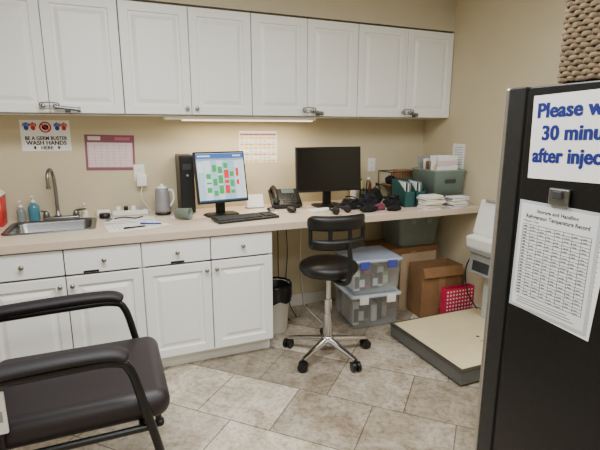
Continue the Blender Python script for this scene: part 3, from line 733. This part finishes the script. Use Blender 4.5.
b.text('Month / Year',.0085,ink,-.094,.094,align='LEFT')
for i in range(24): b.q(-.096,.087-i*.0085,.096,.0882-i*.0085,inkg if i!=1 else ink,.0012)
for i in range(9): b.q(-.096+i*.0239,-.1085,-.0949+i*.0239,.0879,inkg,.0012)
for i in range(23):
    b.q(-.092,.0807-i*.0085,-.083,.083-i*.0085,ink,.0012)
    for j in range(1,8):
        if (i*7+j*5)%3!=1: b.q(-.092+j*.0239,.0807-i*.0085,-.092+j*.0239+.01+(i*j%3)*.002,.0823-i*.0085,inkg,.0012)
for i in range(3): b.q(-.09,-.119-i*.007,.06+.01*i,-.1175-i*.007,inkg,.0012)
b.build('temperature_log',loc=(FX-.0014,.775,1.166),rot=(90,.6,-90),label='printed temperature chart in a clear sleeve on the refrigerator',category='chart')
e=thing('magnet_clip','silver square magnetic clip holding a paper on the refrigerator','magnet',(FX-.0025,.77,1.338),0)
b=B(); b.box((-.004,0,0),(.01,.055,.042),steel,.003); b.build('clip_body',e)
b=B(); b.box((-.012,0,.006),(.008,.024,.02),dgrey,.003); b.build('clip_knob',e)

# wicker basket on fridge : flat woven strands
e=thing('wicker_basket','brown woven wicker basket standing on top of the refrigerator','basket',(FX+.2,.62,1.612),0)
bw,bd,bh=.185,.228,.27
b=B(); rows=21
for r in range(rows):
    z=.009+r*.0124; P=[]; n=480
    pts=rrect(bw-.008,bd-.008,.02,4)
    L=[0]
    for i in range(len(pts)):
        a=Vector(pts[i]); c=Vector(pts[(i+1)%len(pts)]); L.append(L[-1]+(c-a).length)
    tot=L[-1]; k=0
    for i in range(n):
        s=tot*i/n
        while L[k+1]<=s: k+=1
        t=(s-L[k])/max(1e-9,L[k+1]-L[k])
        a=Vector(pts[k]); c=Vector(pts[(k+1)%len(pts)]); p=a.lerp(c,t); tg=(c-a); nn=Vector((tg.y,-tg.x)).normalized()
        ph=math.sin(2*math.pi*i/8+(math.pi if r%2 else 0))
        p=p+nn*.0038*ph; P.append((p.x,p.y,z+.001*math.sin(i*.37+r)))
    vs=[];fs=[]
    N=len(P); prof=[(-.0062,0),(-.0045,.0026),(.0045,.0026),(.0062,0),(.0045,-.0026),(-.0045,-.0026)]
    for i in range(N):
        a=Vector(P[(i-1)%N]); c=Vector(P[(i+1)%N]); tg=(c-a).normalized(); nn=Vector((tg.y,-tg.x,0)).normalized()
        for (dz,dn) in prof: q_=Vector(P[i])+nn*dn+Vector((0,0,dz)); vs.append(q_)
    for i in range(N):
        j=(i+1)%N
        for m_ in range(6):
            l=(m_+1)%6; fs.append([i*6+m_,i*6+l,j*6+l,j*6+m_])
    b.add(vs,fs,wick,True)
b.loft([(bw-.014,bd-.014,.02,.001),(bw-.014,bd-.014,.02,bh-.01),(bw-.03,bd-.03,.02,bh-.01),(bw-.03,bd-.03,.02,.006)],wickd); b.build('woven_body',e)
b=B(); b.tube([(x,y,bh+.005) for x,y in rrect(bw-.01,bd-.01,.03,6)],.014,wick,10,True); b.build('rim',e)

# ---------- treatment chair
e=thing('patient_chair','wide dark vinyl patient chair with padded armrests and black tubular frame','chair',(-.22,1.9,0))
b=B(); b.box((.02,0,.47),(.68,.57,.115),dvinyl,.055,(0,0,0),7,True); b.build('seat',e)
b=B(); b.box((-.38,0,.76),(.08,.54,.46),dvinyl,.035,(0,-10,0),5,True); b.build('backrest',e)
for s in(-1,1):
    y=s*.305
    P=catmull([(-.34,y,.722),(-.2,y,.73),(0,y,.737),(.13,y,.736),(.185,y,.728),(.215,y,.708)],6)
    b=B(); b.tube(P,[.026,.036]+[.041]*(len(P)-5)+[.04,.036,.026],armv,22,flat=.55); b.build('armrest',e)
    b=B(); b.tube(catmull([(-.36,y,.69),(0,y,.7),(.17,y,.697),(.225,y,.655),(.262,y,.5),(.3,y,.33),(.33,y,.15),(.345,y,.012)],6),.0165,tubem,14)
    b.build('front_leg',e)
    b=B(); b.tube(catmull([(-.34,y,.98),(-.35,y,.69),(-.38,y,.4),(-.44,y,.012)],6),.0165,tubem,12); b.build('rear_leg',e)
    b=B(); b.tube([(-.37,y*.98,.41),(.28,y*.98,.41)],.014,tubem,10); b.build('side_rail',e)
    b=B(); b.tube([(-.39,y,.24),(.32,y,.24)],.014,tubem,10); b.build('lower_rail',e)
    for x in(.345,-.44):
        b=B(); b.lathe([(.022,0),(.024,.004),(.022,.03)],blk,(x,y,0)); b.build('foot',e)
for p,q_ in(((.25,-.3,.41),(.25,.3,.41)),((-.33,-.3,.41),(-.33,.3,.41)),((-.34,-.3,.9),(-.34,.3,.9))):
    b=B(); b.tube([p,q_],.013,tubem,10); b.build('cross_bar',e)
b=B(); b.box((-.19,-.305,.59),(.05,.014,.15),wht,.004); b.q(-.205,.56,-.175,.6,grey,0,M=Matrix.Translation((0,-.3125,0))@Matrix.Rotation(R(90),4,'X')); b.build('label_plate',e,label='pale grey plate on the chair side')
b=B(); b.tube([(-.19,-.296,.41),(-.19,-.296,.71)],.008,tubem,10); b.build('arm_post',e)

# ---------- lights
def area(name,loc,sx,sy,p,col,rot=(0,0,0)):
    l=bpy.data.lights.new(name,'AREA'); l.shape='RECTANGLE'; l.size=sx; l.size_y=sy; l.energy=p; l.color=col
    o=bpy.data.objects.new(name,l); COL.objects.link(o); o.location=loc; o.rotation_euler=[R(a) for a in rot]; return o
for i,(x,y,p) in enumerate(((.1,1.5,51),(.1,-.3,35),(1.75,.9,32))):
    e=thing('ceiling_light','rectangular white fluorescent ceiling light panel','ceiling light',(x,y,CH))
    b=B(); b.bx(-.62,.62,-.32,.32,-.02,0,wht); b.build('frame',e)
    b=B(); b.bx(-.58,.58,-.28,.28,-.024,-.02,mat('panel_emit',(255,252,245),.5,emis=(255,250,240),es=2)); b.build('diffuser',e)
    area('ceiling_lamp',(x,y,CH-.03),1.16,.56,p,(.96,.985,.985))
area('cabinet_lamp',(.95,3.22,1.55),.9,.06,7,(1,.85,.62))
w=bpy.data.worlds.new('world'); bpy.context.scene.world=w; w.use_nodes=True
w.node_tree.nodes['Background'].inputs[0].default_value=(.8,.85,.9,1); w.node_tree.nodes['Background'].inputs[1].default_value=.05
# ---------- camera
cd=bpy.data.cameras.new('camera'); cam=bpy.data.objects.new('camera',cd); COL.objects.link(cam)
cd.sensor_fit='HORIZONTAL'; cd.sensor_width=36; cd.lens=36*450/600; cd.clip_start=.02
cam.location=(0,0,1.5); cam.rotation_euler=(R(90-11.9),0,R(-22.6))
bpy.context.scene.camera=cam
